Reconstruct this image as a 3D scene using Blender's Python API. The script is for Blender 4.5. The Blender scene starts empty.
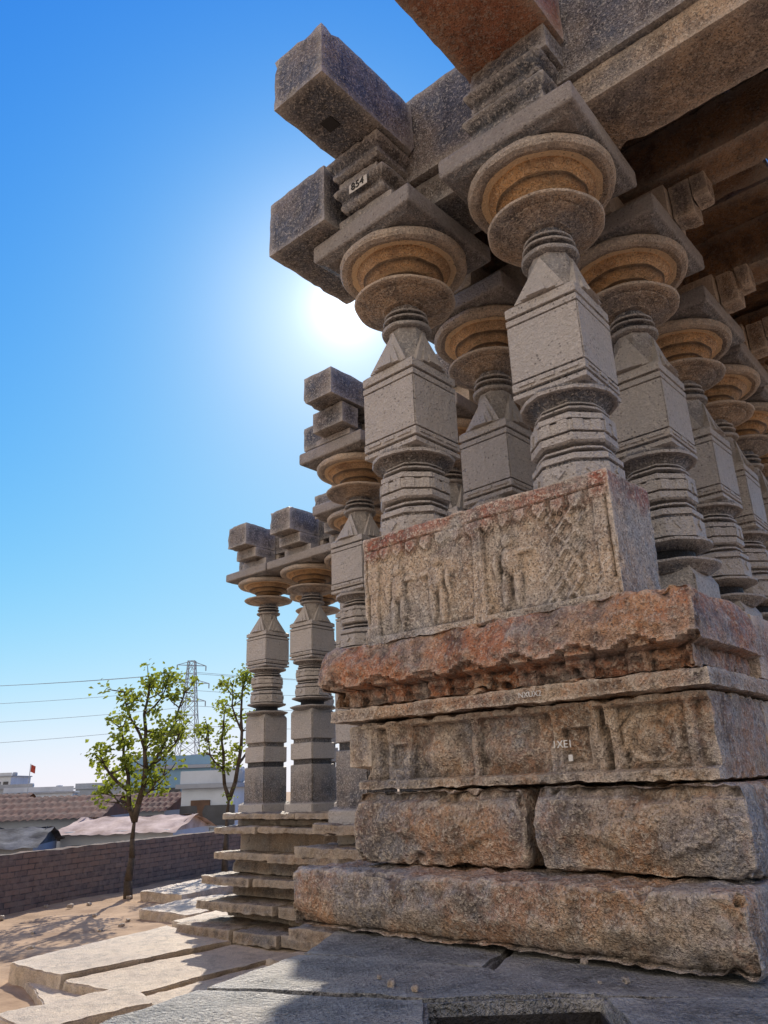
import bpy, bmesh, math, random
from mathutils import Vector, Matrix, noise
random.seed(7)
SC=bpy.context.scene; COL=SC.collection
SC.view_settings.view_transform='Standard'; SC.view_settings.look='None'; SC.view_settings.exposure=0

# ------------------------------------------------------------------ materials
def mat_new(name):
    m=bpy.data.materials.new(name); m.use_nodes=True
    nt=m.node_tree; b=nt.nodes['Principled BSDF']; return m,nt,b
def N(nt,t,**k):
    n=nt.nodes.new(t)
    for a,v in k.items():
        if a in n.inputs: n.inputs[a].default_value=v
        else: setattr(n,a,v)
    return n
def mixc(nt,f,a,b,mode='MIX'):
    m=nt.nodes.new('ShaderNodeMix'); m.data_type='RGBA'; m.blend_type=mode
    for s,v in ((0,f),(6,a),(7,b)):
        if isinstance(v,(int,float)): m.inputs[s].default_value=v
        elif isinstance(v,tuple): m.inputs[s].default_value=(*v,1) if len(v)==3 else v
        else: nt.links.new(v,m.inputs[s])
    return m.outputs[2]
def ramp(nt,v,a,b):
    r=nt.nodes.new('ShaderNodeMapRange'); r.inputs[1].default_value=a; r.inputs[2].default_value=b
    nt.links.new(v,r.inputs[0]); return r.outputs[0]
def mth(nt,op,a,b=0.0):
    m=nt.nodes.new('ShaderNodeMath'); m.operation=op
    for i,v in enumerate((a,b)):
        if isinstance(v,(int,float)): m.inputs[i].default_value=v
        else: nt.links.new(v,m.inputs[i])
    return m.outputs[0]
def noi(nt,vec,s,d=4,r=.55):
    n=N(nt,'ShaderNodeTexNoise',Scale=s,Detail=d,Roughness=r); nt.links.new(vec,n.inputs['Vector']); return n.outputs[0]
def stone(name,c1,c2,c3,stain=.4,speck=.5,bump=.5,light=(.62,.56,.48),red=0,zred=None,redc=(.42,.13,.035),streak=.65):
    m,nt,b=mat_new(name)
    g=nt.nodes.new('ShaderNodeNewGeometry'); P=g.outputs['Position']
    big=noi(nt,P,1.6,6,.65); med=noi(nt,P,6,7,.7); fine=noi(nt,P,48,3,.8); tiny=noi(nt,P,95,2,.8)
    mp=N(nt,'ShaderNodeMapping'); mp.inputs['Scale'].default_value=(7,7,1.1); nt.links.new(P,mp.inputs[0])
    strk=noi(nt,mp.outputs[0],1.6,5,.65)
    col=mixc(nt,ramp(nt,big,.43,.57),c1,c2)
    if red:
        mp2=N(nt,'ShaderNodeMapping'); mp2.inputs['Location'].default_value=(5,9,2); nt.links.new(P,mp2.inputs[0])
        rn_=noi(nt,mp2.outputs[0],2.3,7,.75)
        col=mixc(nt,mth(nt,'MULTIPLY',ramp(nt,rn_,.46,.56),red),col,redc)
    if zred:
        sx=nt.nodes.new('ShaderNodeSeparateXYZ'); nt.links.new(P,sx.inputs[0])
        k=mth(nt,'MULTIPLY',ramp(nt,mth(nt,'ADD',sx.outputs[2],mth(nt,'MULTIPLY',mth(nt,'SUBTRACT',med,.5),.5)),zred-.06,zred+.02),ramp(nt,big,.42,.55))
        col=mixc(nt,mth(nt,'MULTIPLY',k,.85),col,(.34,.07,.03))
    col=mixc(nt,mth(nt,'MULTIPLY',ramp(nt,med,.50,.60),stain),col,c3)
    col=mixc(nt,mth(nt,'MULTIPLY',ramp(nt,strk,.53,.66),streak),col,tuple(x*.20 for x in c1))
    col=mixc(nt,mth(nt,'MULTIPLY',ramp(nt,fine,.51,.61),speck),col,light)
    col=mixc(nt,mth(nt,'MULTIPLY',ramp(nt,tiny,.52,.60),speck*1.2),col,tuple(x*.12 for x in c1))
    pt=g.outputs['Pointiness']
    col=mixc(nt,mth(nt,'MULTIPLY',mth(nt,'SUBTRACT',1.0,ramp(nt,pt,.43,.50)),.95),col,tuple(x*.07 for x in c1))  # crevice dirt, darkened further in the colour to deepen shade contrast
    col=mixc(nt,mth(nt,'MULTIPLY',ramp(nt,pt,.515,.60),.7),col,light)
    v=N(nt,'ShaderNodeTexVoronoi',Scale=34.0); nt.links.new(P,v.inputs['Vector'])
    pit=ramp(nt,v.outputs['Distance'],.0,.28)
    pm=mth(nt,'MULTIPLY',mth(nt,'SUBTRACT',1.0,pit),ramp(nt,med,.40,.52))
    col=mixc(nt,mth(nt,'MULTIPLY',pm,.8),col,(.025,.018,.015))
    nt.links.new(col,b.inputs['Base Color'])
    h=mth(nt,'ADD',mth(nt,'MULTIPLY',med,2.2),mth(nt,'ADD',mth(nt,'MULTIPLY',fine,.8),mth(nt,'MULTIPLY',tiny,.35)))
    h=mth(nt,'SUBTRACT',h,mth(nt,'MULTIPLY',pm,.45))
    bp=N(nt,'ShaderNodeBump',Strength=bump,Distance=.04); nt.links.new(h,bp.inputs['Height'])
    nt.links.new(bp.outputs[0],b.inputs['Normal'])
    b.inputs['Roughness'].default_value=.52
    return m
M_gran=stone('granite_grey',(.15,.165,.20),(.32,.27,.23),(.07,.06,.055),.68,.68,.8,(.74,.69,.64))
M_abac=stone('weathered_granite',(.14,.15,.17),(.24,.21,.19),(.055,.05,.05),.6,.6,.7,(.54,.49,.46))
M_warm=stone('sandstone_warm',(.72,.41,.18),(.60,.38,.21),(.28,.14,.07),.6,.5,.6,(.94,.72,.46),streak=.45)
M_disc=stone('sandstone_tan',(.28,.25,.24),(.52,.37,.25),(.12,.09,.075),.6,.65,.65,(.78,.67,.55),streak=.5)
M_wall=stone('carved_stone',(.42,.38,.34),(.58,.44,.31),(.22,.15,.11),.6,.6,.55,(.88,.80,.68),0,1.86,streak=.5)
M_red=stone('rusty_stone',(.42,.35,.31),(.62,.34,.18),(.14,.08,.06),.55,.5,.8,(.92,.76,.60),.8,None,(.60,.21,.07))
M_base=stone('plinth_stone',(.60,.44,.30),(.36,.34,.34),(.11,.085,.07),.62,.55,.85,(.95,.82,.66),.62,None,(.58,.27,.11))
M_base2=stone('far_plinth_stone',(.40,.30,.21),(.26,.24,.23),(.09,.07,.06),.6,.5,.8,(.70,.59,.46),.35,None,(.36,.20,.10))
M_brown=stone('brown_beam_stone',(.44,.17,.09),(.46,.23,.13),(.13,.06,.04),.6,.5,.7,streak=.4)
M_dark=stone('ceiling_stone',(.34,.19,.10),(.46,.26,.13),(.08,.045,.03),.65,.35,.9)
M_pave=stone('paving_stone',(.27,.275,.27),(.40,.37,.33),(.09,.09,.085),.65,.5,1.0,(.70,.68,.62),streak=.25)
M_pavel=stone('pale_paving',(.58,.46,.35),(.70,.56,.41),(.28,.22,.17),.5,.35,.7,(.84,.72,.56),streak=.2)
def simple(name,c,c2=None,s=3,rough=.8,bump=.2,bs=20):
    m,nt,b=mat_new(name); g=nt.nodes.new('ShaderNodeNewGeometry')
    n=noi(nt,g.outputs['Position'],s,6,.65)
    nt.links.new(mixc(nt,ramp(nt,n,.35,.65),c,c2 or tuple(x*.6 for x in c)),b.inputs['Base Color'])
    b.inputs['Roughness'].default_value=rough
    n2=noi(nt,g.outputs['Position'],bs,4,.7)
    bp=N(nt,'ShaderNodeBump',Strength=bump,Distance=.03); nt.links.new(n2,bp.inputs['Height']); nt.links.new(bp.outputs[0],b.inputs['Normal'])
    return m
M_dirt=simple('dirt',(.48,.33,.20),(.28,.18,.105),1.4,.95,.8,9)
M_recess_shade=simple('recess_shade_dark',(.035,.03,.025),(.015,.013,.012),8,.8,.8,20)  # near-black colour standing in for shade inside the paving recess
M_bark=simple('bark',(.09,.065,.045),(.04,.03,.02),8,.9,.6,30)
M_tile=simple('clay_tile',(.17,.085,.06),(.09,.06,.05),2.5,.95,.5,8)
M_blue=simple('blue_plaster',(.22,.38,.52),(.18,.32,.44),.5)
M_white=simple('white_plaster',(.52,.58,.64),(.42,.47,.52),.7)
M_grey=simple('grey_plaster',(.34,.38,.43),(.26,.29,.33),.6)
M_tarp=simple('pale_sheet',(.62,.50,.44),(.32,.23,.19),1.6,.95,.6,3)
M_tarpb=simple('dark_tarpaulin',(.02,.022,.028),(.12,.13,.15),1.8,.9,.9,3)
M_steel=simple('pylon_steel',(.34,.39,.44))
M_win=simple('window_dark',(.05,.055,.065),None,2,.3)
M_wood=simple('door_wood',(.12,.07,.045))
M_flag=simple('red_cloth',(.40,.06,.04))
M_paint=simple('white_paint',(.78,.78,.75),(.55,.53,.50),30)
M_black=simple('black_paint_and_hole_shade',(.03,.03,.03))
def leafmat():
    m,nt,b=mat_new('leaf'); g=nt.nodes.new('ShaderNodeNewGeometry')
    n=noi(nt,g.outputs['Position'],2.2,3,.6)
    c=mixc(nt,ramp(nt,n,.35,.65),(.045,.09,.015),(.15,.19,.025))
    b.inputs['Roughness'].default_value=.6; nt.links.new(c,b.inputs['Base Color'])
    t=N(nt,'ShaderNodeBsdfTranslucent'); nt.links.new(mixc(nt,.7,c,(.42,.48,.05)),t.inputs['Color'])
    mx=N(nt,'ShaderNodeMixShader'); mx.inputs[0].default_value=.55
    nt.links.new(b.outputs[0],mx.inputs[1]); nt.links.new(t.outputs[0],mx.inputs[2])
    nt.links.new(mx.outputs[0],nt.nodes['Material Output'].inputs[0]); return m
M_leaf=leafmat()
def brickmat():
    m,nt,b=mat_new('masonry'); tc=nt.nodes.new('ShaderNodeTexCoord')
    sx=nt.nodes.new('ShaderNodeSeparateXYZ'); cx=nt.nodes.new('ShaderNodeCombineXYZ')
    nt.links.new(tc.outputs['Object'],sx.inputs[0]); nt.links.new(sx.outputs[0],cx.inputs[0]); nt.links.new(sx.outputs[2],cx.inputs[1])
    br=N(nt,'ShaderNodeTexBrick',Scale=1.0); br.inputs['Brick Width'].default_value=.34; br.inputs['Row Height'].default_value=.11
    br.inputs['Mortar Size'].default_value=.01
    br.inputs['Color1'].default_value=(.23,.14,.10,1); br.inputs['Color2'].default_value=(.12,.085,.075,1); br.inputs['Mortar'].default_value=(.06,.05,.045,1)
    nt.links.new(cx.outputs[0],br.inputs['Vector'])
    n=noi(nt,tc.outputs['Object'],6,5,.7)
    nt.links.new(mixc(nt,ramp(nt,n,.4,.7),br.outputs[0],(.24,.17,.13)),b.inputs['Base Color'])
    bp=N(nt,'ShaderNodeBump',Strength=.8,Distance=.03); h=mth(nt,'SUBTRACT',n,br.outputs[1]); nt.links.new(h,bp.inputs['Height']); nt.links.new(bp.outputs[0],b.inputs['Normal'])
    b.inputs['Roughness'].default_value=.9; return m
M_brick=brickmat()

# ------------------------------------------------------------------ object helpers
def mkobj(name,me,mat=None,parent=None,loc=(0,0,0),rot=(0,0,0)):
    o=bpy.data.objects.new(name,me); COL.objects.link(o)
    if mat is not None and me is not None:
        me.materials.clear(); me.materials.append(mat)
    o.location=loc; o.rotation_euler=rot
    if parent: o.parent=parent
    return o
def bm_mesh(bm,name,smooth=False,angle=None):
    bmesh.ops.recalc_face_normals(bm,faces=bm.faces)
    me=bpy.data.meshes.new(name); bm.to_mesh(me); bm.free()
    if smooth:
        for p in me.polygons: p.use_smooth=True
        if angle: me.set_sharp_from_angle(angle=math.radians(angle))
    return me
def label(o,lab,cat,group=None,kind=None):
    o['label']=lab; o['category']=cat
    if group:o['group']=group
    if kind:o['kind']=kind
def fr(p,o=3):
    return noise.fractal(p,1.0,2.0,o)
def block(sx,sy,sz,res=.06,r=.02,rough=.008,chip=.03,seed=0,relief=None,prof=None,fs=3.0):
    hx,hy,hz=sx/2,sy/2,sz/2
    nx,ny,nz=[max(2,round(s/res)) for s in (sx,sy,sz)]
    keys={}; vl=[]; F=[]; off=Vector((seed*13.7,seed*7.1,seed*3.3))
    rmax=min(hx,hy,hz)*.9
    def vid(i,j,k):
        key=(i,j,k)
        if key in keys: return keys[key]
        p=Vector((-hx+sx*i/nx,-hy+sy*j/ny,-hz+sz*k/nz)); o=p.copy()
        n1=noise.noise(p*4+off); n2=noise.noise(p*13+off)
        rr=r*(1+.7*n2)+chip*max(0,n1+.9*n2-.30)*1.6
        rr=max(.002,min(rr,rmax))
        q=Vector((max(-hx+rr,min(hx-rr,p.x)),max(-hy+rr,min(hy-rr,p.y)),max(-hz+rr,min(hz-rr,p.z))))
        d=p-q
        nrm=d.normalized() if d.length>1e-6 else Vector((0,0,1))
        p=q+nrm*rr
        p+=nrm*(rough*(.5*fr(p*fs+off,3)+.6*fr(p*13+off,3)))
        if prof:
            w=prof((o.z+hz)/sz,o.x); p.x*=(hx+w)/hx; p.y*=(hy+w)/hy
        if relief and j==0: p.y-=relief(o.x,o.z)
        keys[key]=len(vl); vl.append(p); return keys[key]
    for k in (0,nz):
        for i in range(nx):
            for j in range(ny):
                f=[vid(i,j,k),vid(i+1,j,k),vid(i+1,j+1,k),vid(i,j+1,k)]; F.append(f if k else f[::-1])
    for j in (0,ny):
        for i in range(nx):
            for k in range(nz):
                f=[vid(i,j,k),vid(i+1,j,k),vid(i+1,j,k+1),vid(i,j,k+1)]; F.append(f if j==0 else f[::-1])
    for i in (0,nx):
        for j in range(ny):
            for k in range(nz):
                f=[vid(i,j,k),vid(i,j+1,k),vid(i,j+1,k+1),vid(i,j,k+1)]; F.append(f if i else f[::-1])
    me=bpy.data.meshes.new('stone_block'); me.from_pydata(vl,[],F); me.update()
    for p in me.polygons: p.use_smooth=True
    me.set_sharp_from_angle(angle=math.radians(32))
    return me
SEED=[1]
def slab(name,a0,a1,b0,b1,z0,z1,mat,parent,tilt=(0,0,0),**k):
    SEED[0]+=1
    me=block(a1-a0,b1-b0,z1-z0,seed=SEED[0],**k)
    return mkobj(name,me,mat,parent,((a0+a1)/2,(b0+b1)/2,(z0+z1)/2),tilt)

# ------------------------------------------------------------------ temple frame
temple=bpy.data.objects.new('stone_temple',None); COL.objects.link(temple)
temple.location=(.986,3.588,0); temple.rotation_euler=(0,0,math.radians(-40.5))
label(temple,'carved grey and ochre stone temple with lathe-turned pillars on plinth','temple')

# ---- pillar parts
def lathe(bm,prof,n=32,rot=0,star=0):
    rings=[]
    for (r,z) in prof:
        ring=[]
        for i in range(n):
            a=rot+2*math.pi*i/n; rr=r*(1+ (star if i%2 else -star))
            ring.append(bm.verts.new((rr*math.cos(a),rr*math.sin(a),z)))
        rings.append(ring)
    for a,b in zip(rings,rings[1:]):
        for i in range(n): bm.faces.new((a[i],a[(i+1)%n],b[(i+1)%n],b[i]))
    bm.faces.new(rings[0][::-1]); bm.faces.new(rings[-1])
def sqsec(bm,prof):
    rings=[]
    for (h,z) in prof:
        rings.append([bm.verts.new((x*h,y*h,z)) for x,y in ((-1,-1),(1,-1),(1,1),(-1,1))])
    for a,b in zip(rings,rings[1:]):
        for i in range(4): bm.faces.new((a[i],a[(i+1)%4],b[(i+1)%4],b[i]))
    bm.faces.new(rings[0][::-1]); bm.faces.new(rings[-1])
O8=math.pi/8
def shaft_mesh(z0):
    bm=bmesh.new()
    if z0>1.8:
        z=z0
    else:
        lathe(bm,[(.20,z0),(.245,z0+.03),(.28,z0+.05),(.28,z0+.062),(.23,z0+.075),(.15,z0+.08),(.145,z0+.14),(.17,z0+.145),(.255,z0+.175),(.255,z0+.19),(.19,z0+.202),(.14,z0+.206),(.14,z0+.24)],32)
        z=z0+.24
    t=(2.47-z)
    lathe(bm,[(.228,z-.03),(.228,z+.16*t),(.214,z+.17*t),(.214,z+.19*t),(.228,z+.20*t),(.228,z+.25*t),(.20,z+.28*t)],8,O8)
    lathe(bm,[(.15,z+.27*t),(.15,z+.31*t),(.195,z+.315*t),(.195,z+.335*t),(.15,z+.34*t),(.15,z+.39*t)],16,0,.02)
    lathe(bm,[(.20,z+.38*t),(.218,z+.40*t),(.218,z+.47*t),(.200,z+.475*t),(.200,z+.49*t),(.218,z+.495*t),(.218,z+.60*t),(.200,z+.605*t),(.200,z+.62*t),(.218,z+.625*t),(.218,z+.68*t),(.19,z+.70*t)],8,O8)
    pr=[(.15,.69),(.142,.735),(.19,.745),(.19,.765),(.142,.775),(.142,.80),(.175,.805),(.175,.82),(.16,.825)]
    lathe(bm,[(r,z+q*t) for r,q in pr],16,0,.02)
    pr=[(.16,.82),(.20,.88),(.222,.90),(.252,.905),(.254,.94),(.225,.955),(.225,1.0)]
    lathe(bm,[(r,z+q*t) for r,q in pr],16,math.pi/16)
    for i in range(8):
        a=2*math.pi*i/8
        for dy in (-.045,.045):
            m=Matrix.Rotation(a,4,'Z')@Matrix.Translation((.200,dy,z+.55*t))@Matrix.Diagonal((.014,.05,.06*t*2,1))
            bmesh.ops.create_cube(bm,size=1,matrix=m)
        m=Matrix.Rotation(a,4,'Z')@Matrix.Translation((.214,0,z+.09*t))@Matrix.Rotation(math.pi/4,4,'X')@Matrix.Diagonal((.012,.05,.05,1))
        bmesh.ops.create_cube(bm,size=1,matrix=m)
    return bm_mesh(bm,'pillar_shaft',True,24)
def neck_mesh():
    bm=bmesh.new()
    lathe(bm,[(.20,3.03),(.192,3.05),(.148,3.20),(.128,3.30),(.124,3.34)],8,O8)
    for s in range(4):
        R=Matrix.Rotation(math.pi/2*s,4,'Z')
        for (w,y0,y1,z1,z0) in ((.15,-.198,-.132,3.31,3.03),(.105,-.216,-.147,3.24,3.03),(.06,-.234,-.172,3.15,3.03)):
            pts=[(-w,y0,z0),(w,y0,z0),(0,y1,z1),(-w*.8,-.12,z0),(w*.8,-.12,z0),(0,-.10,z1)]
            v=[bm.verts.new(R@Vector(p)) for p in pts]
            for f in ((0,1,2),(0,2,5,3),(1,4,5,2),(3,5,4),(0,3,4,1)): bm.faces.new([v[i] for i in f])
    pr=[(.122,3.33),(.158,3.337),(.162,3.346),(.162,3.358),(.132,3.365),(.120,3.38),(.115,3.40),(.148,3.405),(.15,3.416),(.112,3.421),(.108,3.445),(.138,3.449),(.14,3.46),(.108,3.465),(.104,3.53)]
    lathe(bm,pr,32)
    return bm_mesh(bm,'pillar_neck',True,20)
def block_part():
    bm=bmesh.new(); h=.206
    sqsec(bm,[(h-.03,2.462),(h,2.47),(h,2.495),(h-.018,2.498),(h-.018,2.512),(h,2.515),(h,2.56),(h-.010,2.562),(h-.010,2.570),(h,2.572),(h,2.90),(h-.010,2.902),(h-.010,2.910),(h,2.912),(h,2.945),(h-.018,2.948),(h-.018,2.962),(h,2.965),(h,3.015),(h-.02,3.035)])
    bmesh.ops.bevel(bm,geom=[e for e in bm.edges if abs(e.verts[0].co.z-e.verts[1].co.z)>.2],offset=.007,segments=2,affect='EDGES')
    for s in range(4):
        R=Matrix.Rotation(math.pi/2*s,4,'Z')
        for cx,w,z0,z1 in ((-.12,.05,2.533,2.548),(.12,.05,2.533,2.548),(0,.04,2.533,2.556)):
            m=R@Matrix.Translation((cx,-h,(z0+z1)/2))@Matrix.Diagonal((w*2,.016,z1-z0,1)); bmesh.ops.create_cube(bm,size=1,matrix=m)
    return bm_mesh(bm,'pillar_block')
def disc_mesh():
    bm=bmesh.new()
    lathe(bm,[(.10,3.508),(.14,3.512),(.15,3.52),(.20,3.531),(.255,3.544),(.26,3.550),(.29,3.554),(.325,3.562),(.332,3.573),(.320,3.584),(.14,3.588),(.10,3.60)],56)
    return bm_mesh(bm,'pillar_disc',True,28)
def cap_mesh():
    bm=bmesh.new()
    lathe(bm,[(.10,3.58),(.108,3.642),(.145,3.647),(.15,3.658),(.132,3.664),(.162,3.675),(.188,3.690),(.19,3.70),(.176,3.705),(.225,3.722),(.262,3.742),(.266,3.755),(.255,3.760),(.285,3.775),(.310,3.800),(.312,3.83),(.345,3.832),(.352,3.812)],56)
    return bm_mesh(bm,'pillar_capital',True,28)
def rim_mesh():
    bm=bmesh.new()
    lathe(bm,[(.325,3.85),(.332,3.826),(.35,3.812),(.38,3.804),(.412,3.812),(.424,3.83),(.424,3.855),(.408,3.875),(.34,3.90)],56)
    return bm_mesh(bm,'pillar_rim',True,28)
def abacus_mesh():
    bm=bmesh.new()
    sqsec(bm,[(.36,3.885),(.395,3.905),(.42,3.915),(.425,3.93),(.425,4.025),(.415,4.045)])
    bmesh.ops.bevel(bm,geom=[e for e in bm.edges],offset=.006,segments=1,affect='EDGES')
    return bm_mesh(bm,'pillar_abacus')
def baseblk(z0,z1):
    bm=bmesh.new(); h=.195; L=z1-z0
    sqsec(bm,[(h+.05,z0),(h+.05,z0+.12),(h,z0+.16),(h,z0+L*.45),(h-.025,z0+L*.46),(h-.025,z0+L*.5),(h,z0+L*.51),(h,z0+L*.66),(h-.03,z0+L*.67),(h-.03,z0+L*.70),(h,z0+L*.71),(h,z1-.06),(h-.02,z1-.02),(h-.03,z1)])
    bmesh.ops.bevel(bm,geom=[e for e in bm.edges if abs(e.verts[0].co.z-e.verts[1].co.z)>.05],offset=.012,segments=2,affect='EDGES')
    return bm_mesh(bm,'pillar_base')
def roughen(me,amt=.004,s=9):
    for v in me.vertices:
        n=noise.noise_vector(v.co*s); v.co+=n*amt
ME_short=shaft_mesh(1.96); ME_full=shaft_mesh(1.70); ME_neck=neck_mesh(); ME_blk=block_part(); ME_disc=disc_mesh(); ME_cap=cap_mesh(); ME_rim=rim_mesh(); ME_ab=abacus_mesh()
ME_b1=baseblk(1.0,1.72); ME_b0=baseblk(.28,1.72)
for m_ in (ME_short,ME_full,ME_disc,ME_cap,ME_rim,ME_neck): roughen(m_,.007)
tmpl={}
def pillar(a,b,kind,dz=0,rz=0,sc=1):
    if kind not in tmpl:
        p=mkobj('pillar',None,None,temple)
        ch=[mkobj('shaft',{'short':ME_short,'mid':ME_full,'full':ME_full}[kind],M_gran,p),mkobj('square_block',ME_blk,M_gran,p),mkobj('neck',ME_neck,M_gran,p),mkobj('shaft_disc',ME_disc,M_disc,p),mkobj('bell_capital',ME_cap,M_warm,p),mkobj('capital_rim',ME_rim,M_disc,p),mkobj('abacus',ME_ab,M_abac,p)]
        if kind!='short': ch.append(mkobj('base_block',ME_b1 if kind=='mid' else ME_b0,M_gran,p))
        tmpl[kind]=(p,ch)
    else:
        p0,c0=tmpl[kind]; p=p0.copy(); COL.objects.link(p); p.parent=temple
        for c in c0:
            n=c.copy(); n.parent=p; COL.objects.link(n)
    p.location=(a,b,dz); p.rotation_euler=(0,0,math.radians(rz)); p.scale=(sc,sc,1)
    return p
pillar(0,0,'short',0,1.5); pillar(-1.05,0,'short',0,-2)
for (a,b) in [(0,1.1),(-.1,2.3),(-.15,3.2),(-.2,4.1),(-.25,5.0),(-.3,5.9),(-1.1,1.1),(-1.15,2.45),(-1.2,3.8),(-1.3,5.2),(-2.4,3.8),(-2.4,5.2)]:
    pillar(a,b,'mid',0,random.uniform(-2,2))
for (a,b) in [(-3.6,2.3),(-2.45,2.35),(-3.6,3.5),(-2.5,6.4),(-4.7,3.55)]:
    pillar(a,b,'full',0,random.uniform(-2,2),1.08)
for (a,b) in [(-6.0,4.85),(-7.0,4.85),(-8.05,4.85),(-8.05,6.0),(-7.0,6.0),(-5.9,6.0),(-4.7,4.85)]:
    pillar(a,b,'full',0,random.uniform(-2,2),1.2)

# ---- carved parapet wall
def gauss(x,z,cx,cz,sx,sz,h):
    d=((x-cx)/sx)**2+((z-cz)/sz)**2
    return h*max(0,1-d)**.5 if d<1 else 0
def wall_relief(x,z):
    if abs(x)>.745 or abs(z)>.305: return 0
    h=0
    xx=x+.010*noise.noise(Vector((x*5,z*5,2)))
    if z<-.255: h=.014
    if .235<z<.25: h=-.010
    if -.255<z<.235:
        h=-.012
        for i,(cx,w) in enumerate(((-.70,.03),(.02,.03),(.70,.03))):
            d=abs(xx-cx)
            if d<w: h=.005
            if d<w*1.5 and (z<-.2 or z>.19): h=.010
        # short hanging motifs along the top
        u=(xx+.76)/.10; m=abs(u%1-.5); ln=.235-.075*(1-m*1.4)
        if z>ln and m<.34: h=max(h,.006)
        v=xx-z*.15
        if .40<v<.60:
            p=((v+z*.7)/.10)%1; q=((v-z*.7)/.10)%1
            if p<.22 or q<.22: h=max(h,-.001)
        for cx,sg in ((-.52,1),(-.25,-1),(.20,1)):
            g_=max(gauss(xx,z,cx,.09,.034,.038,.045),gauss(xx,z,cx+.006*sg,-.01,.052,.08,.05),
                  gauss(xx,z,cx-.034*sg,-.15,.026,.10,.042),gauss(xx,z,cx+.034*sg,-.14,.026,.10,.042),
                  gauss(xx,z,cx+.075*sg,.03,.055,.02,.035),gauss(xx,z,cx-.075*sg,-.03,.02,.07,.036))
            if g_>0: h=max(h,-.012+g_*.62)
    w=noise.noise(Vector((x*4,z*4,3)))+.5*noise.noise(Vector((x*11,z*11,3)))
    return h*(.9+.9*w)+.008*w
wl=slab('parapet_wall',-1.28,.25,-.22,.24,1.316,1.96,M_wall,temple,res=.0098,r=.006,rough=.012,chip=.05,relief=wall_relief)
wl['label']='carved parapet block with worn figures, pilasters and red-stained rim'
def corn_relief(x,z):
    h=0; n=noise.noise(Vector((x*2.3,1.5,4))); n2=noise.noise(Vector((x*7,z*7,9))); n3=noise.noise(Vector((x*1.7,z*2,19)))
    u=(x+1+.04*n)/.27; m=abs(u%1-.5)
    edge=-.045+.018*math.cos(m*6.28)+.010*n2
    if z<edge:
        h-=.065
        if z<edge-.06: h-=.020
        if m<.20: h+=.030
    return h-.08*max(0,z)+.016*n2+.022*n
def corn_prof(t,x):
    if t<.3: return -.03
    return .03-.07*max(0,(t-.6))**1.2
c=slab('cornice',-1.42,.576,-.40,.35,1.0,1.312,M_red,temple,res=.0145,r=.016,rough=.026,chip=.11,relief=corn_relief,prof=corn_prof)
c['label']='weathered rust and tan overhanging cornice stone with scalloped lower edge'
slab('plinth_course',-1.40,.60,-.39,.4,.925,.992,M_base,temple,res=.018,r=.005,rough=.016,chip=.07)
def l3_relief(x,z):
    h=0; n=noise.noise(Vector((x*6,z*6,8))); n2=noise.noise(Vector((x*2.2,z*3,28)))
    xx=x+.015*n
    for cx,w,s in ((-.66,.09,.06),(.32,.12,.07)):
        if abs(xx-cx)<w:
            h=.034
            if abs(xx-cx)<w*.55 and abs(z+.01)<s: h=.004
    for cx in (-.82,-.20,.49,.80):
        if abs(xx-cx)<.022: h=max(h,.026)
    d=math.hypot((xx-.64)*.8,z)
    if d<.10: h=max(h,.022*abs(math.cos(d*26)))
    if z<-.115: h=max(h,.058)
    if z>.135: h=max(h,.038)
    for cx in (-.40,-.04):
        d=math.hypot((xx-cx)*.8,z)
        if d<.09: h=max(h,.034*math.cos(d*15))
    return h*(.9+.8*n+.5*n2)+.010*n
slab('plinth_course',-1.22,.56,-.29,.4,.59,.915,M_base,temple,res=.0125,r=.006,rough=.018,chip=.07,relief=l3_relief)
slab('plinth_course',-1.32,-1.16,-.33,.4,.70,.912,M_base,temple,res=.025,r=.01,rough=.014,chip=.05)
def l2p(t,x): return .025*math.sin(min(1,t*1.05)*math.pi)-.022
def l2r(x,z):
    n=noise.noise(Vector((x*4,z*6,7))); n2=noise.noise(Vector((x*9,z*9,7)))
    h=0
    dd=abs(x-.05+.03*n)/.26+abs(z+.02+.02*n2)/.10
    if dd<1: h=.016*(1+.6*n2)
    if z>.11+.008*n: h-=.03
    return h+.018*n+.006*n2
slab('plinth_course',-1.24,-.255,-.39,.3,.262,.575,M_base,temple,res=.0155,r=.016,rough=.022,chip=.11,relief=l2r,prof=l2p)
slab('plinth_course',-.195,.66,-.41,.3,.26,.572,M_base,temple,(0,.014,0),res=.0155,r=.016,rough=.022,chip=.11,relief=l2r,prof=l2p)
def slr(x,z):
    t=max(0,(-z-.02)/.10)
    return -.055*min(1,t)**1.3+.014*noise.noise(Vector((x*3,z*5,5)))+.006*noise.noise(Vector((x*9,z*9,5)))
slab('plinth_course',-1.46,.66,-.60,.3,.0,.245,M_base,temple,res=.017,r=.026,rough=.026,chip=.12,relief=slr)
rows=[(0,.245,.62),(.262,.575,.60),(.59,.912,.54),(.925,.99,.6),(1.0,1.3,.56)]
for i,(z0,z1,ax) in enumerate(rows):
    b=.36
    while b<6:
        L=random.uniform(.9,1.5)
        slab('plinth_course',ax-.8,ax+random.uniform(-.03,.03),b,b+L-.02,z0,z1,M_red if i==4 else M_base,temple,res=.06,r=.015,rough=.025,chip=.08)
        b+=L
def core(a0,a1,b0,b1,z0,z1):
    slab('floor_mass',a0,a1,b0,b1,z0,z1,M_base2,temple,res=.4,r=.01,rough=.0,chip=0)
core(-1.25,.3,.25,8.5,-1.25,1.02); core(-3.8,-1.26,2.1,8.5,-1.25,.30); core(-8.25,-3.81,4.55,8.5,-1.25,.301)
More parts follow.
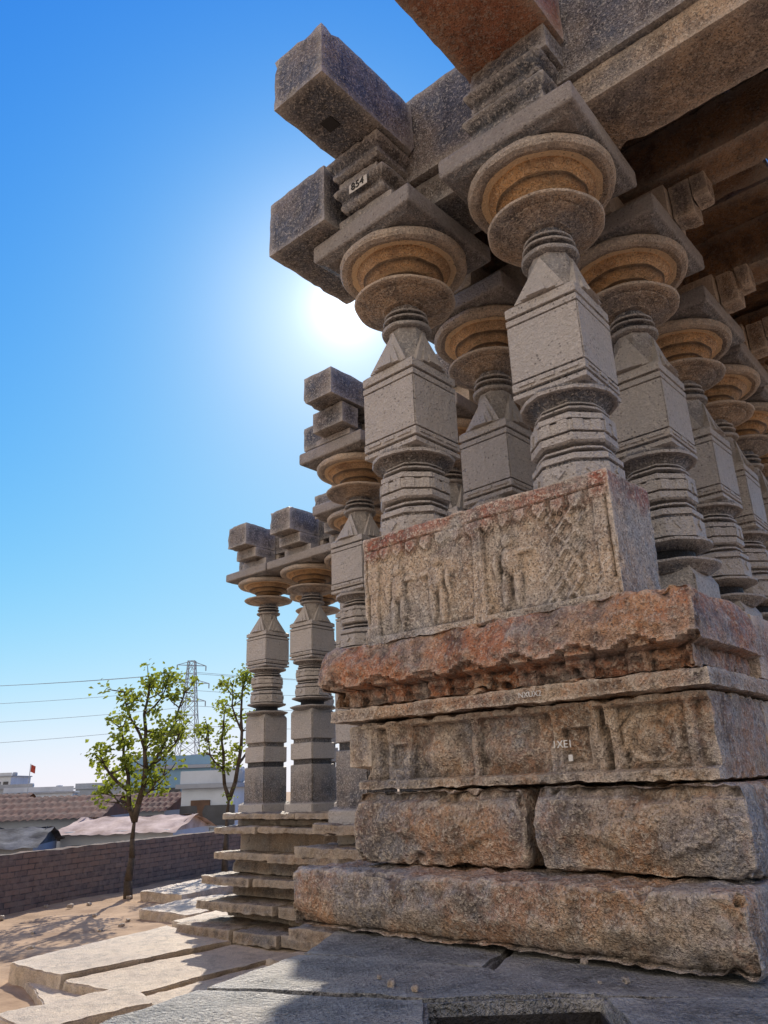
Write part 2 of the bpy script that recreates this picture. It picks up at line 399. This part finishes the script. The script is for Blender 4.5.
crs=[(-1.25,-1.10,.74),(-1.09,-.96,.16),(-.95,-.82,.58),(-.81,-.64,.06),(-.63,-.52,.46),(-.51,-.34,.02),(-.33,-.22,.36),(-.21,.02,.0),(.03,.12,.30),(.125,.20,.06),(.205,.30,.18)]
for (A0,A1,B) in ((-8.25,-3.4,4.55),(-3.8,-1.3,2.1)):
    for (z0,z1,p) in crs:
        a=A0-p*.45
        while a<A1:
            L=random.uniform(.8,1.9)
            slab('plinth_course',a+random.uniform(-.02,.01),min(a+L-.02,A1),B-p+random.uniform(-.10,.09),B+.3,z0+random.uniform(-.010,.010),z1-.006,M_base2,temple,(0,random.uniform(-.014,.014),random.uniform(-.03,.03)),res=.04,r=.008,rough=.030,chip=.12)
            a+=L
        b=B+.3
        while b<B+2:
            slab('plinth_course',A0-p*.45,A0+.3,b,b+.98,z0,z1-.004,M_base2,temple,res=.1,r=.02,rough=.01,chip=.03); b+=1.0

# ---- beams
def beam(n,*a,mat=M_gran,lab=None,**k):
    kk=dict(res=.05,r=.008,rough=.012,chip=.06); kk.update(k)
    o=slab(n,*a,mat,temple,**kk)
    if lab:o['label']=lab
    return o
beam('roof_beam',-1.30,-.22,-.20,.25,4.30,4.98)
beam('roof_beam',-.21,1.6,-.20,.25,4.30,5.0)
beam('roof_beam',1.61,3.2,-.20,.25,4.30,5.0)
beam('roof_beam',.30,3.2,-.16,.30,4.10,4.295,mat=M_disc)
beam('roof_beam',-.85,-.30,-.14,.28,4.08,4.295)
def tap(t,x): return -.05*(1-t)+.012*math.sin(t*9.4)
beam('bracket',-1.26,-.80,-.40,.28,4.05,4.115,res=.03); beam('bracket',-1.22,-.80,-.48,.0,4.12,4.285,res=.02,prof=tap); beam('bracket',-1.19,-.86,-.46,.0,4.29,4.345,res=.03)
beam('bracket',-1.24,-.79,-.53,.0,4.35,4.495,res=.02,prof=tap)
beam('cantilever_beam',-1.82,-1.27,-.52,.26,4.08,4.53,lab='broad weathered beam end beside the corner bracket')
A=beam('cantilever_beam',-1.17,-.75,-1.05,-.205,4.50,4.90,lab='square grey cantilever beam end with a socket hole underneath')
mkobj('socket',block(.09,.09,.012,res=.05,r=.002,rough=0,chip=0),M_black,A,(-.02,-.12,-.2045))  # flat black plate paints the shade of a hole, nothing is cut
beam('bracket',-.24,.30,-.42,.28,4.05,4.22,res=.02,prof=tap); beam('bracket',-.20,.30,-.44,.0,4.225,4.38,res=.02,prof=tap); beam('bracket',-.17,.33,-.40,.0,4.385,4.548,res=.03)
beam('cantilever_beam',-.20,.36,-1.45,-.205,4.55,4.95,mat=M_brown,lab='reddish brown cantilever beam over the corner pillar')
for p in [o for o in temple.children if o.name.startswith('pillar')]:
    a,b=p.location.x,p.location.y
    if b>.5:
        beam('bracket',a-.42,a+.42,b-.16,b+.16,4.05,4.28,res=.1,mat=M_disc); beam('bracket',a-.15,a+.15,b-.42,b+.42,4.052,4.278,res=.1,mat=M_disc)
        if a>-.35 and b<5:
            beam('bracket',a+.425,a+.56,b-.09,b+.09,4.02,4.29,res=.03,mat=M_disc,chip=.05,rough=.015); beam('bracket',a+.562,a+.66,b-.08,b+.08,4.12,4.30,res=.03,mat=M_disc,chip=.05,rough=.015)
for b in (1.1,2.45,3.8,5.2,6.4):
    beam('roof_beam',-1.3,2.6,b-.16,b+.16,4.31+random.uniform(0,.05),4.70,mat=M_dark,res=.08,rough=.02,chip=.08)
for a in (-1.12,-.1,2.4):
    beam('roof_beam',a-.16,a+.16,.31,7.5,4.29,4.695,mat=M_dark,res=.08,rough=.012,chip=.05)
b=.12
while b<7.5:
    L=random.uniform(.75,1.25); zc=4.70+random.uniform(0,.05)
    beam('ceiling_slab',-1.25,.9,b,b+L-.015,zc,4.95,mat=M_dark,res=.09,rough=.03,chip=.06); beam('ceiling_slab',.92,2.6,b,b+L-.02,zc+.02,4.95,mat=M_dark,res=.09,rough=.03,chip=.06); b+=L
# middle wing tops
beam('roof_beam',-3.95,-1.3,2.1,2.5,4.30,4.68); beam('roof_beam',-3.8,-3.4,2.51,6,4.30,4.68); beam('roof_slab',-3.85,-1.3,2.3,8,4.685,4.82,mat=M_dark,res=.3)
beam('cantilever_beam',-4.10,-3.40,1.95,2.35,4.12,4.40); beam('cantilever_beam',-3.62,-3.22,1.5,2.09,4.36,4.66)
beam('bracket',-3.80,-3.30,1.85,2.4,4.05,4.115); beam('bracket',-3.7,-3.26,1.7,1.94,4.12,4.35)
# far wing tops
beam('roof_beam',-8.3,-3.8,4.68,5.03,4.28,4.62); beam('roof_beam',-8.22,-7.88,5.04,7.5,4.28,4.62); beam('roof_slab',-8.2,-3.8,4.9,8,4.625,4.76,mat=M_dark,res=.3)
for a in (-7.93,-6.88,-5.88,-4.7):
    beam('cantilever_beam',a-.23,a+.23,4.05,4.675,4.34,4.70)
    beam('bracket',a-.3,a+.3,4.42,4.9,4.05,4.17); beam('bracket',a-.24,a+.24,4.25,4.675,4.175,4.335)
beam('cantilever_beam',-8.55,-8.305,4.60,5.04,4.14,4.50)

def text(s,parent,loc,rot,size,mat,name='painted_number'):
    cu=bpy.data.curves.new(name,'FONT'); cu.body=s; cu.size=size; cu.align_x='CENTER'; cu.align_y='CENTER'; cu.extrude=.002
    o=bpy.data.objects.new('t',cu); COL.objects.link(o)
    me=bpy.data.meshes.new_from_object(o.evaluated_get(bpy.context.evaluated_depsgraph_get()))
    bpy.data.objects.remove(o)
    return mkobj(name,me,mat,parent,loc,rot)
R90=math.pi/2
pl=mkobj('paint_patch',block(.155,.005,.068,res=.02,r=.002,rough=.002,chip=.01),M_paint,temple,(-1.0,-.486,4.215))
text('854',pl,(0,-.0055,0),(R90,0,0),.075,M_black)
text('1XE1',temple,(-.05,-.366,.745),(R90,0,0),.043,M_paint)
mkobj('number_plate',block(.020,.006,.027,res=.04,r=.002,rough=0,chip=0),M_paint,temple,(-.02,-.362,.69))
text('NXUX2',temple,(-.16,-.405,.958),(R90,0,0),.034,M_paint)

# ------------------------------------------------------------------ ground & paving
bm=bmesh.new(); bmesh.ops.create_grid(bm,x_segments=60,y_segments=60,size=600)
for v in bm.verts: v.co.z=-1.56
g=mkobj('ground',bm_mesh(bm,'ground'),M_dirt); g['kind']='structure'
bm=bmesh.new(); bmesh.ops.create_grid(bm,x_segments=150,y_segments=150,size=11)
for v in bm.verts:
    v.co.x-=7; v.co.y+=17
    e=min(1,(11-max(abs(v.co.x+7),abs(v.co.y-17)))/2)
    v.co.z=-1.546+e*(.03+.05*fr(v.co*.6,3)+.015*noise.noise(v.co*5)+.10*math.exp(-((v.co.x+4.6)**2/5+(v.co.y-9.5)**2/20)))
d=mkobj('dirt_ground',bm_mesh(bm,'dirt',True),M_dirt); d['kind']='structure'
def polyslab(name,pts,z0,z1,mat,rough=.02,seed=0,lat=1.2):
    bm=bmesh.new()
    top=[bm.verts.new((x,y,z1)) for x,y in pts]; f=bm.faces.new(top)
    r=bmesh.ops.extrude_face_region(bm,geom=[f])
    for v in [g for g in r['geom'] if isinstance(g,bmesh.types.BMVert)]: v.co.z=z0
    bmesh.ops.recalc_face_normals(bm,faces=bm.faces)
    bmesh.ops.bevel(bm,geom=[e for e in bm.edges if abs(e.verts[0].co.z-z1)<.001 and abs(e.verts[1].co.z-z1)<.001],offset=.012,segments=2,affect='EDGES')
    bmesh.ops.triangulate(bm,faces=bm.faces[:])
    for _ in range(2):
        bmesh.ops.subdivide_edges(bm,edges=[e for e in bm.edges if e.calc_length()>.35],cuts=2); bmesh.ops.triangulate(bm,faces=bm.faces[:])
    for _ in range(2):
        bmesh.ops.subdivide_edges(bm,edges=[e for e in bm.edges if e.calc_length()>.06],cuts=1); bmesh.ops.triangulate(bm,faces=bm.faces[:])
    for v in bm.verts:
        n=noise.noise_vector(v.co*2.2+Vector((seed,0,0)))+.6*noise.noise_vector(v.co*8)
        v.co+=Vector((n.x*rough*lat,n.y*rough*lat,rough*(.5*n.z+.30*fr(v.co*10,3))))
    return mkobj(name,bm_mesh(bm,name,True,30),mat)
pave=bpy.data.objects.new('pavement',None); COL.objects.link(pave); pave['kind']='structure'; label(pave,'worn grey stone paving slabs around the temple','pavement')
def pv(pts,z0,z1,mat,s,lat=1.2,ro=.014):
    o=polyslab('paving_slab',pts,z0,z1,mat,ro,s,lat); o.parent=pave; return o
pv([(-.15,4.6),(-.40,3.45),(.30,3.10),(.75,4.2)],-1.3,-.01,M_pave,1)
pv([(-.405,3.44),(-.66,2.90),(.10,2.66),(.60,2.66),(.31,3.09)],-1.3,-.004,M_pave,11)
pv([(-.67,2.89),(-1.25,1.9),(.02,1.3),(.08,2.655)],-1.3,.002,M_pave,2)
pv([(.61,2.66),(2.9,2.2),(3.2,4.6),(.77,4.2),(.32,3.09)],-1.3,-.018,M_pave,3)
pv([(.60,2.65),(.54,1.3),(2.9,1.3),(2.9,2.19)],-1.3,-.006,M_pave,4)
pv([(.08,2.33),(.03,1.3),(.53,1.3),(.585,2.33)],-1.3,.0,M_pave,6)
pv([(.0,1.29),(-1.3,1.8),(-1.6,-1.5),(3,-1.5),(3,1.29)],-1.3,-.01,M_pave,5)
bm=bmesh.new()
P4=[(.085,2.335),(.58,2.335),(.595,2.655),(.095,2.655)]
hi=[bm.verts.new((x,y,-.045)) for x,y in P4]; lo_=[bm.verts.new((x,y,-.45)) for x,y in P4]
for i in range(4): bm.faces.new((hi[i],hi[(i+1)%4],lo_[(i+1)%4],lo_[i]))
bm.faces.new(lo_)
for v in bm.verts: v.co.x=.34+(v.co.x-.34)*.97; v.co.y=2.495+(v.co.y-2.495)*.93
rc=mkobj('recess_shade_lining',bm_mesh(bm,'recess'),M_recess_shade,pave)  # dark lining added so the hole's shade is painted in
AP=[([(-4.65,10.3),(-3.7,9.5),(-2.2,11.2),(-3.4,12.6)],-1.22),([(-3.68,9.48),(-2.7,8.75),(-1.0,10.9),(-2.18,11.18)],-1.27),
    ([(-3.1,7.9),(-2.1,7.1),(-.4,9.0),(-1.6,10.1),(-2.68,8.7)],-1.30),([(-2.08,7.08),(-1.3,3.5),(.6,4.5),(.4,8.5),(-.38,9.0)],-1.26),
    ([(-3.38,12.62),(-2.16,11.22),(-.9,12.6),(-1.6,14.3),(-2.6,14.2)],-1.17),([(-2.14,11.2),(-.98,10.92),(1.0,12.0),(-.88,12.58)],-1.22),([(-1.58,10.12),(-.38,9.02),(.8,11),(-.96,10.88)],-1.25),
    ([(-4.3,10.0),(-3.3,8.4),(-1.0,6.5),(1,11),(-1.5,14.5),(-3.2,13.4)],-1.36)]
for i,(p,zt) in enumerate(AP): pv(p,-1.6,zt,M_pavel,10+i,1.8,.018)
s1=polyslab('stone_slab',[(-5.5,18.0),(-4.8,19.9),(-3.9,21.3),(-2.7,20.1),(-4.4,17.2)],-1.6,-1.34,M_pavel,.02,31,1.8)
s2=polyslab('stone_slab',[(-4.65,15.3),(-4.3,16.3),(-3.6,17.0),(-2.5,15.9),(-3.6,14.4)],-1.6,-1.34,M_pavel,.02,32,1.8)
s3=polyslab('stone_slab',[(-3.7,8.0),(-2.8,8.9),(-2.3,8.2),(-3.1,7.4)],-1.6,-1.22,M_pavel,.02,33,1.8)
for s in (s1,s2,s3): label(s,'flat pale stone slab lying beside the plinth','stone slab','loose slabs beside the plinth')

p0=Vector((-10.2,11.6,0)); p1=Vector((-2.6,29.2,0)); dv=p1-p0
me=block(dv.length,.3,1.12,res=.16,r=.03,rough=.04,chip=.06,seed=77)
cw=mkobj('compound_wall',me,M_brick,None,((p0+p1)/2+Vector((0,0,-1.0))),(0,0,math.atan2(dv.y,dv.x)))
label(cw,'low brown brick compound wall along the dirt yard','wall')

# ------------------------------------------------------------------ trees
def tube(bm,a,b,ra,rb,n=7):
    d=(b-a).normalized(); u=d.orthogonal().normalized(); w=d.cross(u)
    r0=[bm.verts.new(a+(u*math.cos(2*math.pi*i/n)+w*math.sin(2*math.pi*i/n))*ra) for i in range(n)]
    r1=[bm.verts.new(b+(u*math.cos(2*math.pi*i/n)+w*math.sin(2*math.pi*i/n))*rb) for i in range(n)]
    for i in range(n): bm.faces.new((r0[i],r0[(i+1)%n],r1[(i+1)%n],r1[i]))
    bm.faces.new(r0[::-1]); bm.faces.new(r1)
def tree(loc,chains,lab,seed):
    rnd=random.Random(seed); bm=bmesh.new(); tips=[]
    for (pts,r0,leafy) in chains:
        P_=[Vector((x,y,z)) for x,z,y in pts]
        Q=[P_[0]]
        for a,b in zip(P_,P_[1:]):
            m=(a+b)/2+Vector((rnd.uniform(-.05,.05),rnd.uniform(-.05,.05),0)); Q+=[m,b]
        n=len(Q)-1
        for i,(a,b) in enumerate(zip(Q,Q[1:])):
            tube(bm,a,b,r0*(1-.7*i/n),r0*(1-.7*(i+1)/n))
            if leafy and i>=1:
                for _ in range(3):
                    d=Vector((rnd.uniform(-1,1),rnd.uniform(-1,1),rnd.uniform(-.1,.9))).normalized()*rnd.uniform(.15,.48)
                    tube(bm,b,b+d*.6,.018,.012,5); e2=b+d*.6+Vector((d.x*.3,d.y*.3,abs(d.z)*.5)); tube(bm,b+d*.6,e2,.012,.007,5); tips.append(e2)
        tips.append(Q[-1])
    root=bpy.data.objects.new('tree',None); COL.objects.link(root); root.location=loc
    label(root,lab,'tree','young trees in the temple yard')
    mkobj('trunk',bm_mesh(bm,'trunk',True),M_bark,root)
    vs=[];fs=[]
    for q in tips:
        if rnd.random()<.22 or q.z<1.9: continue
        R_=rnd.uniform(.07,.14)
        for i in range(rnd.randint(14,34)):
            p=q+Vector((rnd.gauss(0,R_),rnd.gauss(0,R_),rnd.gauss(0,R_*.8)))
            s=rnd.uniform(.07,.15); d=Vector((rnd.gauss(0,1),rnd.gauss(0,1),rnd.gauss(-.2,.7))).normalized()
            u=d.orthogonal().normalized()*s*.4; k=len(vs); up=d.cross(u).normalized()*s*.15
            vs+= [p,p+d*s*.5+u+up,p+d*s,p+d*s*.5-u+up]; fs+=[(k,k+1,k+2),(k,k+2,k+3)]
    me=bpy.data.meshes.new('crown'); me.from_pydata(vs,[],fs); mkobj('crown',me,M_leaf,root)
tree((-5.9,18.5,-1.52),[
 ([(0,-.1,0),(.02,.8,0),(.0,1.6,.05)],.11,0),
 ([(0,1.55,.05),(-.2,2.2,.1),(-.4,2.9,.2),(-.5,3.6,.2)],.065,1),
 ([(-.2,2.2,.1),(-.6,2.6,-.1),(-.85,3.1,-.2)],.045,1),
 ([(-.1,1.8,0),(-.45,1.95,.3),(-.8,2.3,.4)],.035,1),
 ([(0,1.55,.05),(.2,2.3,-.1),(.2,3.1,-.2),(.1,3.9,-.1),(.15,4.6,0)],.075,1),
 ([(.2,2.5,-.1),(.5,3.1,.1),(.75,3.7,.2),(.95,4.4,.2)],.05,1),
 ([(.2,3.1,-.2),(-.15,3.8,-.3),(-.35,4.4,-.3)],.04,1),
 ([(.4,2.8,0),(.75,3.0,-.3),(1.05,3.4,-.4)],.035,1),
 ([(.1,2.0,0),(.4,2.2,-.2),(.7,2.5,-.3)],.03,1),
 ([(.15,3.9,-.1),(.4,4.3,.2),(.5,4.7,.3)],.03,1)],'slender young tree with sparse yellow-green foliage on the dirt',4)
tree((-4.65,22.6,-1.52),[
 ([(0,-.1,0),(.02,1.0,0),(.05,2.0,.05)],.10,0),
 ([(.05,1.9,.05),(-.15,2.7,.1),(-.25,3.5,.2),(-.2,4.3,.2)],.06,1),
 ([(.05,1.9,.05),(.3,2.8,-.1),(.4,3.7,-.2),(.35,4.6,-.1),(.45,5.2,0)],.065,1),
 ([(.3,2.8,-.1),(.65,3.4,.2),(.8,4.1,.3)],.04,1),
 ([(-.15,2.7,.1),(-.5,3.1,-.1),(-.6,3.8,-.1)],.035,1),
 ([(.4,3.7,-.2),(.1,4.4,-.2),(.1,5.0,-.2)],.035,1)],'narrow young tree with sparse green foliage by the compound wall',9)

# ------------------------------------------------------------------ houses
def boxm(sx,sy,sz): return block(sx,sy,sz,res=max(sx,sy,sz)/3,r=.01,rough=0,chip=0)
def windows(par,front,xs,z,w,h,nm='window',mat=M_win):
    for x in xs:
        o=mkobj(nm,boxm(w,.1,h),mat,par,(x,-front-.03,z))
        if nm=='window': mkobj('frame',boxm(w+.16,.08,.07),M_grey,o,(0,-.03,-h/2-.05))
def tiled_house(x,y,rz,L,W,ze,zr,lab,wm,rm,cor=.05):
    root=bpy.data.objects.new('house',None); COL.objects.link(root); root.location=(x,y,0); root.rotation_euler=(0,0,rz); label(root,lab,'house')
    mkobj('wall',boxm(L-.4,W-.4,ze+1.6),wm,root,(0,0,(ze-1.6)/2))
    bm=bmesh.new(); n=int(L/.28); wv=.02 if cor else .01
    for side in (-1,1):
        rows=8; cols=n*3
        vs=[[bm.verts.new((-L/2+L*i/cols, side*(W/2+.1)*(1-j/rows), ze-.08+(zr-ze)*j/rows+cor*abs(math.sin(math.pi*i/3))+(.04 if j%2 and cor else 0)+random.uniform(-wv,wv)*.6+(0 if cor else .08*noise.noise(Vector((i*.2+x,j*.5,side)))))) for j in range(rows+1)] for i in range(cols+1)]
        for i in range(cols):
            for j in range(rows): bm.faces.new((vs[i][j],vs[i+1][j],vs[i+1][j+1],vs[i][j+1]))
    for s in (-1,1):
        a=bm.verts.new((s*(L/2-.2),-W/2+.2,ze-.05));b=bm.verts.new((s*(L/2-.2),W/2-.2,ze-.05));c=bm.verts.new((s*(L/2-.2),0,zr-.05)); bm.faces.new((a,b,c))
    mkobj('roof',bm_mesh(bm,'roof',not cor,40),rm,root)
    windows(root,W/2-.2,(-L*.25,L*.22),ze-.75,.8,.7); windows(root,W/2-.2,(0,),(ze-1.6)/2-.15,.8,min(1.6,ze+1.2),'door',M_wood)
tiled_house(-14.9,31,.05,9,5,-.05,.70,'low house with weathered brown clay tile roof',M_grey,M_tile)
tiled_house(-8.6,27.5,-.15,4.2,3.4,-.45,.0,'small shed with faded pale sheet roof',M_white,M_tarp,0)
tiled_house(-12.6,24.5,.15,4.6,3.0,-.62,-.14,'low shed covered with crumpled dark tarpaulin',M_grey,M_tarpb,0)
tiled_house(-22,40,.1,8,5,.0,.9,'house with brown tile roof',M_white,M_tile)
tiled_house(-12.0,38,-.2,5,4,-.05,.70,'small house with patched brown tile roof',M_grey,M_tile)
def flat_house(x,y,rz,L,W,h,lab,wm,floors=1):
    root=bpy.data.objects.new('house',None); COL.objects.link(root); root.location=(x,y,-1.55); root.rotation_euler=(0,0,rz); label(root,lab,'house')
    mkobj('wall',boxm(L,W,h),wm,root,(0,0,h/2)); mkobj('roof',boxm(L+.4,W+.4,.18),M_grey,root,(0,0,h+.09))
    mkobj('parapet',boxm(L+.1,.15,.5),wm,root,(0,-W/2,h+.43))
    mkobj('water_tank',block(.8,.8,.7,res=.12,r=.25,rough=0,chip=0),M_grey,root,(L*.25,0,h+.5))
    fh=h/floors
    for f in range(floors):
        windows(root,W/2,[-L*.3,L*.05,L*.33],fh*f+fh*.55,.9,fh*.33)
    windows(root,W/2,(-L*.12,),.95,.8,1.8,'door',M_wood)
flat_house(-12.4,46,.1,4.4,5,3.4,'pale blue plastered house with flat roof',M_blue,1)
flat_house(-7.4,35,-.1,2.2,4,2.3,'small white plastered building',M_white,1)
flat_house(-40,92,.3,7,7,2.6,'pale grey low flat-roofed building',M_white,1)
flat_house(-60,130,.1,6,8,3.6,'distant low grey block',M_grey,1)
flat_house(-72,150,.0,5,8,6.0,'distant tall pale block',M_white,2)
flat_house(-34,105,.1,12,8,3.0,'distant long grey building',M_grey,1)
flat_house(-25,90,.0,8,8,3.0,'distant low white building',M_white,1)
# flag on a pole
bm=bmesh.new(); tube(bm,Vector((0,0,0)),Vector((0,0,4.6)),.035,.025,6)
fp=mkobj('flagpole',bm_mesh(bm,'pole'),M_steel,None,(-27.2,60,-1.56)); label(fp,'thin pole with a small red flag among the roofs','flagpole')
bm=bmesh.new(); rws=[[bm.verts.new((.04+.05*i,.04*math.sin(i*.9),4.55-.13*j-.02*i)) for j in range(5)] for i in range(8)]
for i in range(7):
    for j in range(4): bm.faces.new((rws[i][j],rws[i+1][j],rws[i+1][j+1],rws[i][j+1]))
mkobj('flag',bm_mesh(bm,'flag',True),M_flag,fp)

# ------------------------------------------------------------------ pylon and cables
bm=bmesh.new(); H=15.0; nlev=11
def corner(t,i):
    w=1.5*(1-t)**1.1+.45; s=((-1,-1),(1,-1),(1,1),(-1,1))[i%4]; return Vector((s[0]*w*.75,s[1]*w*.75,H*t))
for l in range(nlev):
    t0,t1=l/nlev,(l+1)/nlev
    for i in range(4):
        tube(bm,corner(t0,i),corner(t1,i),.055,.055,4); tube(bm,corner(t0,i),corner(t1,i+1),.03,.03,4); tube(bm,corner(t0,i+1),corner(t1,i),.03,.03,4); tube(bm,corner(t1,i),corner(t1,i+1),.03,.03,4)
py=mkobj('electricity_pylon',bm_mesh(bm,'pylon'),M_steel,None,(-20.6,80,-1.5)); label(py,'grey steel lattice electricity pylon','pylon')
for z,w_ in ((H*.97,1.5),(H*.85,1.9),(H*.73,1.6)):
    bm=bmesh.new()
    for s in (-1,1):
        tube(bm,Vector((0,0,.0)),Vector((s*w_,0,0)),.06,.04,4); tube(bm,Vector((0,0,.45)),Vector((s*w_,0,0)),.05,.04,4); tube(bm,Vector((s*w_,0,0)),Vector((s*w_,0,-.5)),.06,.06,5)
    mkobj('cross_arm',bm_mesh(bm,'arm'),M_steel,py,(0,0,z),(0,0,.5))
for (z,dx) in ((12.3,-1.3),(12.3,1.3),(10.6,-1.7),(8.9,1.5),(7.0,0)):
    for (ex,ey,ez) in ((-75,62,z-1.5),(30,110,z+2)):
        bm=bmesh.new(); a=Vector((-20.6+dx*.5,80,z)); b=Vector((ex,ey,ez)); prev=a
        for i in range(1,17):
            t=i/16; q=a.lerp(b,t); q.z-=2.2*4*t*(1-t)*.5; tube(bm,prev,q,.022,.022,4); prev=q
        o=mkobj('power_cable',bm_mesh(bm,'cable'),M_steel); label(o,'thin grey overhead power cable strung from the pylon','cable','overhead power cables')
rn=random.Random(3)
for i in range(30):
    if i<8: x,y,z=rn.uniform(-.5,1.3),rn.uniform(2.75,3.1),.0
    else: x,y,z=rn.uniform(-7.5,-4.6),rn.uniform(11,19),-1.5
    s=rn.uniform(.008,.018) if i<8 else rn.uniform(.03,.08)
    o=mkobj('loose_stone',block(s*1.6,s*1.2,s,res=s/3,r=s*.2,rough=s*.3,chip=0,seed=i,fs=1/s*.5),M_base2,None,(x,y,z+s*.4),(0,0,rn.uniform(0,3)))
    label(o,'small brown loose stone on the ground','stone','loose stones')

# ------------------------------------------------------------------ world, sun, camera
w=bpy.data.worlds.new('World'); SC.world=w; w.use_nodes=True; nt=w.node_tree
bg=nt.nodes['Background']; sky=nt.nodes.new('ShaderNodeTexSky'); sky.sky_type='NISHITA'; sky.sun_disc=False
EL=math.radians(34.9); AZ=math.radians(-2.6)
sky.sun_elevation=EL; sky.sun_rotation=AZ; sky.dust_density=.25; sky.ozone_density=3.0; sky.air_density=1.0
K=.15
sd=Vector((math.sin(AZ)*math.cos(EL),math.cos(AZ)*math.cos(EL),math.sin(EL)))
sr=nt.nodes.new('ShaderNodeSeparateColor'); nt.links.new(sky.outputs[0],sr.inputs[0])
def chan(i,a,p,out=1.0):   # soft shoulder per channel: 1-exp(-(a x)^p)
    x=mth(nt,'POWER',mth(nt,'MULTIPLY',sr.outputs[i],K*a),p)
    e=mth(nt,'SUBTRACT',1.0,mth(nt,'EXPONENT',mth(nt,'MULTIPLY',x,-1.0)))
    return mth(nt,'MULTIPLY',e,out/K)
cb=nt.nodes.new('ShaderNodeCombineColor')
nt.links.new(chan(0,.98,1.95,.97),cb.inputs[0]); nt.links.new(chan(1,1.22,1.32,.99),cb.inputs[1]); nt.links.new(chan(2,2.7,1.0,1.02),cb.inputs[2])
tc=nt.nodes.new('ShaderNodeTexCoord'); sp=nt.nodes.new('ShaderNodeSeparateXYZ'); nt.links.new(tc.outputs['Generated'],sp.inputs[0])
# bright aureole around the sun itself
dp=nt.nodes.new('ShaderNodeVectorMath'); dp.operation='DOT_PRODUCT'; nt.links.new(tc.outputs['Generated'],dp.inputs[0]); dp.inputs[1].default_value=sd
dd=mth(nt,'MAXIMUM',dp.outputs['Value'],0.0)
aur=mth(nt,'ADD',mth(nt,'MULTIPLY',mth(nt,'POWER',dd,1100.0),5.0),mth(nt,'MULTIPLY',mth(nt,'POWER',dd,140.0),2.2))
cba=nt.nodes.new('ShaderNodeCombineColor')
for i,k in enumerate((1.0,.97,.90)): nt.links.new(mth(nt,'MULTIPLY',aur,k),cba.inputs[i])
blue=mixc(nt,1.0,cb.outputs[0],cba.outputs[0],'ADD')
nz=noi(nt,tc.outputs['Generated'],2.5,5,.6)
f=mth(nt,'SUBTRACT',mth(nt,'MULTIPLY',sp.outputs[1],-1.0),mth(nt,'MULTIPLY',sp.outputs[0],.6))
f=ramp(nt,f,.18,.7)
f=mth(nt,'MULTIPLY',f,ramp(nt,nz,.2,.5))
col=mixc(nt,f,blue,(8.9,7.7,6.5))  # warm bank added to the unseen sky behind the camera, fills shaded stone
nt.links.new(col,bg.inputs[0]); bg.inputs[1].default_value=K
L=bpy.data.lights.new('sun','SUN'); L.energy=5; L.angle=math.radians(.5); L.color=(1,.89,.74)
lo=bpy.data.objects.new('sun',L); COL.objects.link(lo); lo.rotation_euler=sd.to_track_quat('Z','Y').to_euler()
cam=bpy.data.cameras.new('camera'); co=bpy.data.objects.new('camera',cam); COL.objects.link(co); SC.camera=co
cam.sensor_fit='HORIZONTAL'; cam.sensor_width=36; cam.lens=763/768*36; cam.clip_end=2000; cam.clip_start=.05
F=Vector((0,.9415,.337)).normalized(); R=Vector((.9993,.0123,-.0344)); R=(R-F*R.dot(F)).normalized(); U=R.cross(F)
co.matrix_world=Matrix(((R.x,U.x,-F.x,0),(R.y,U.y,-F.y,0),(R.z,U.z,-F.z,.61),(0,0,0,1)))
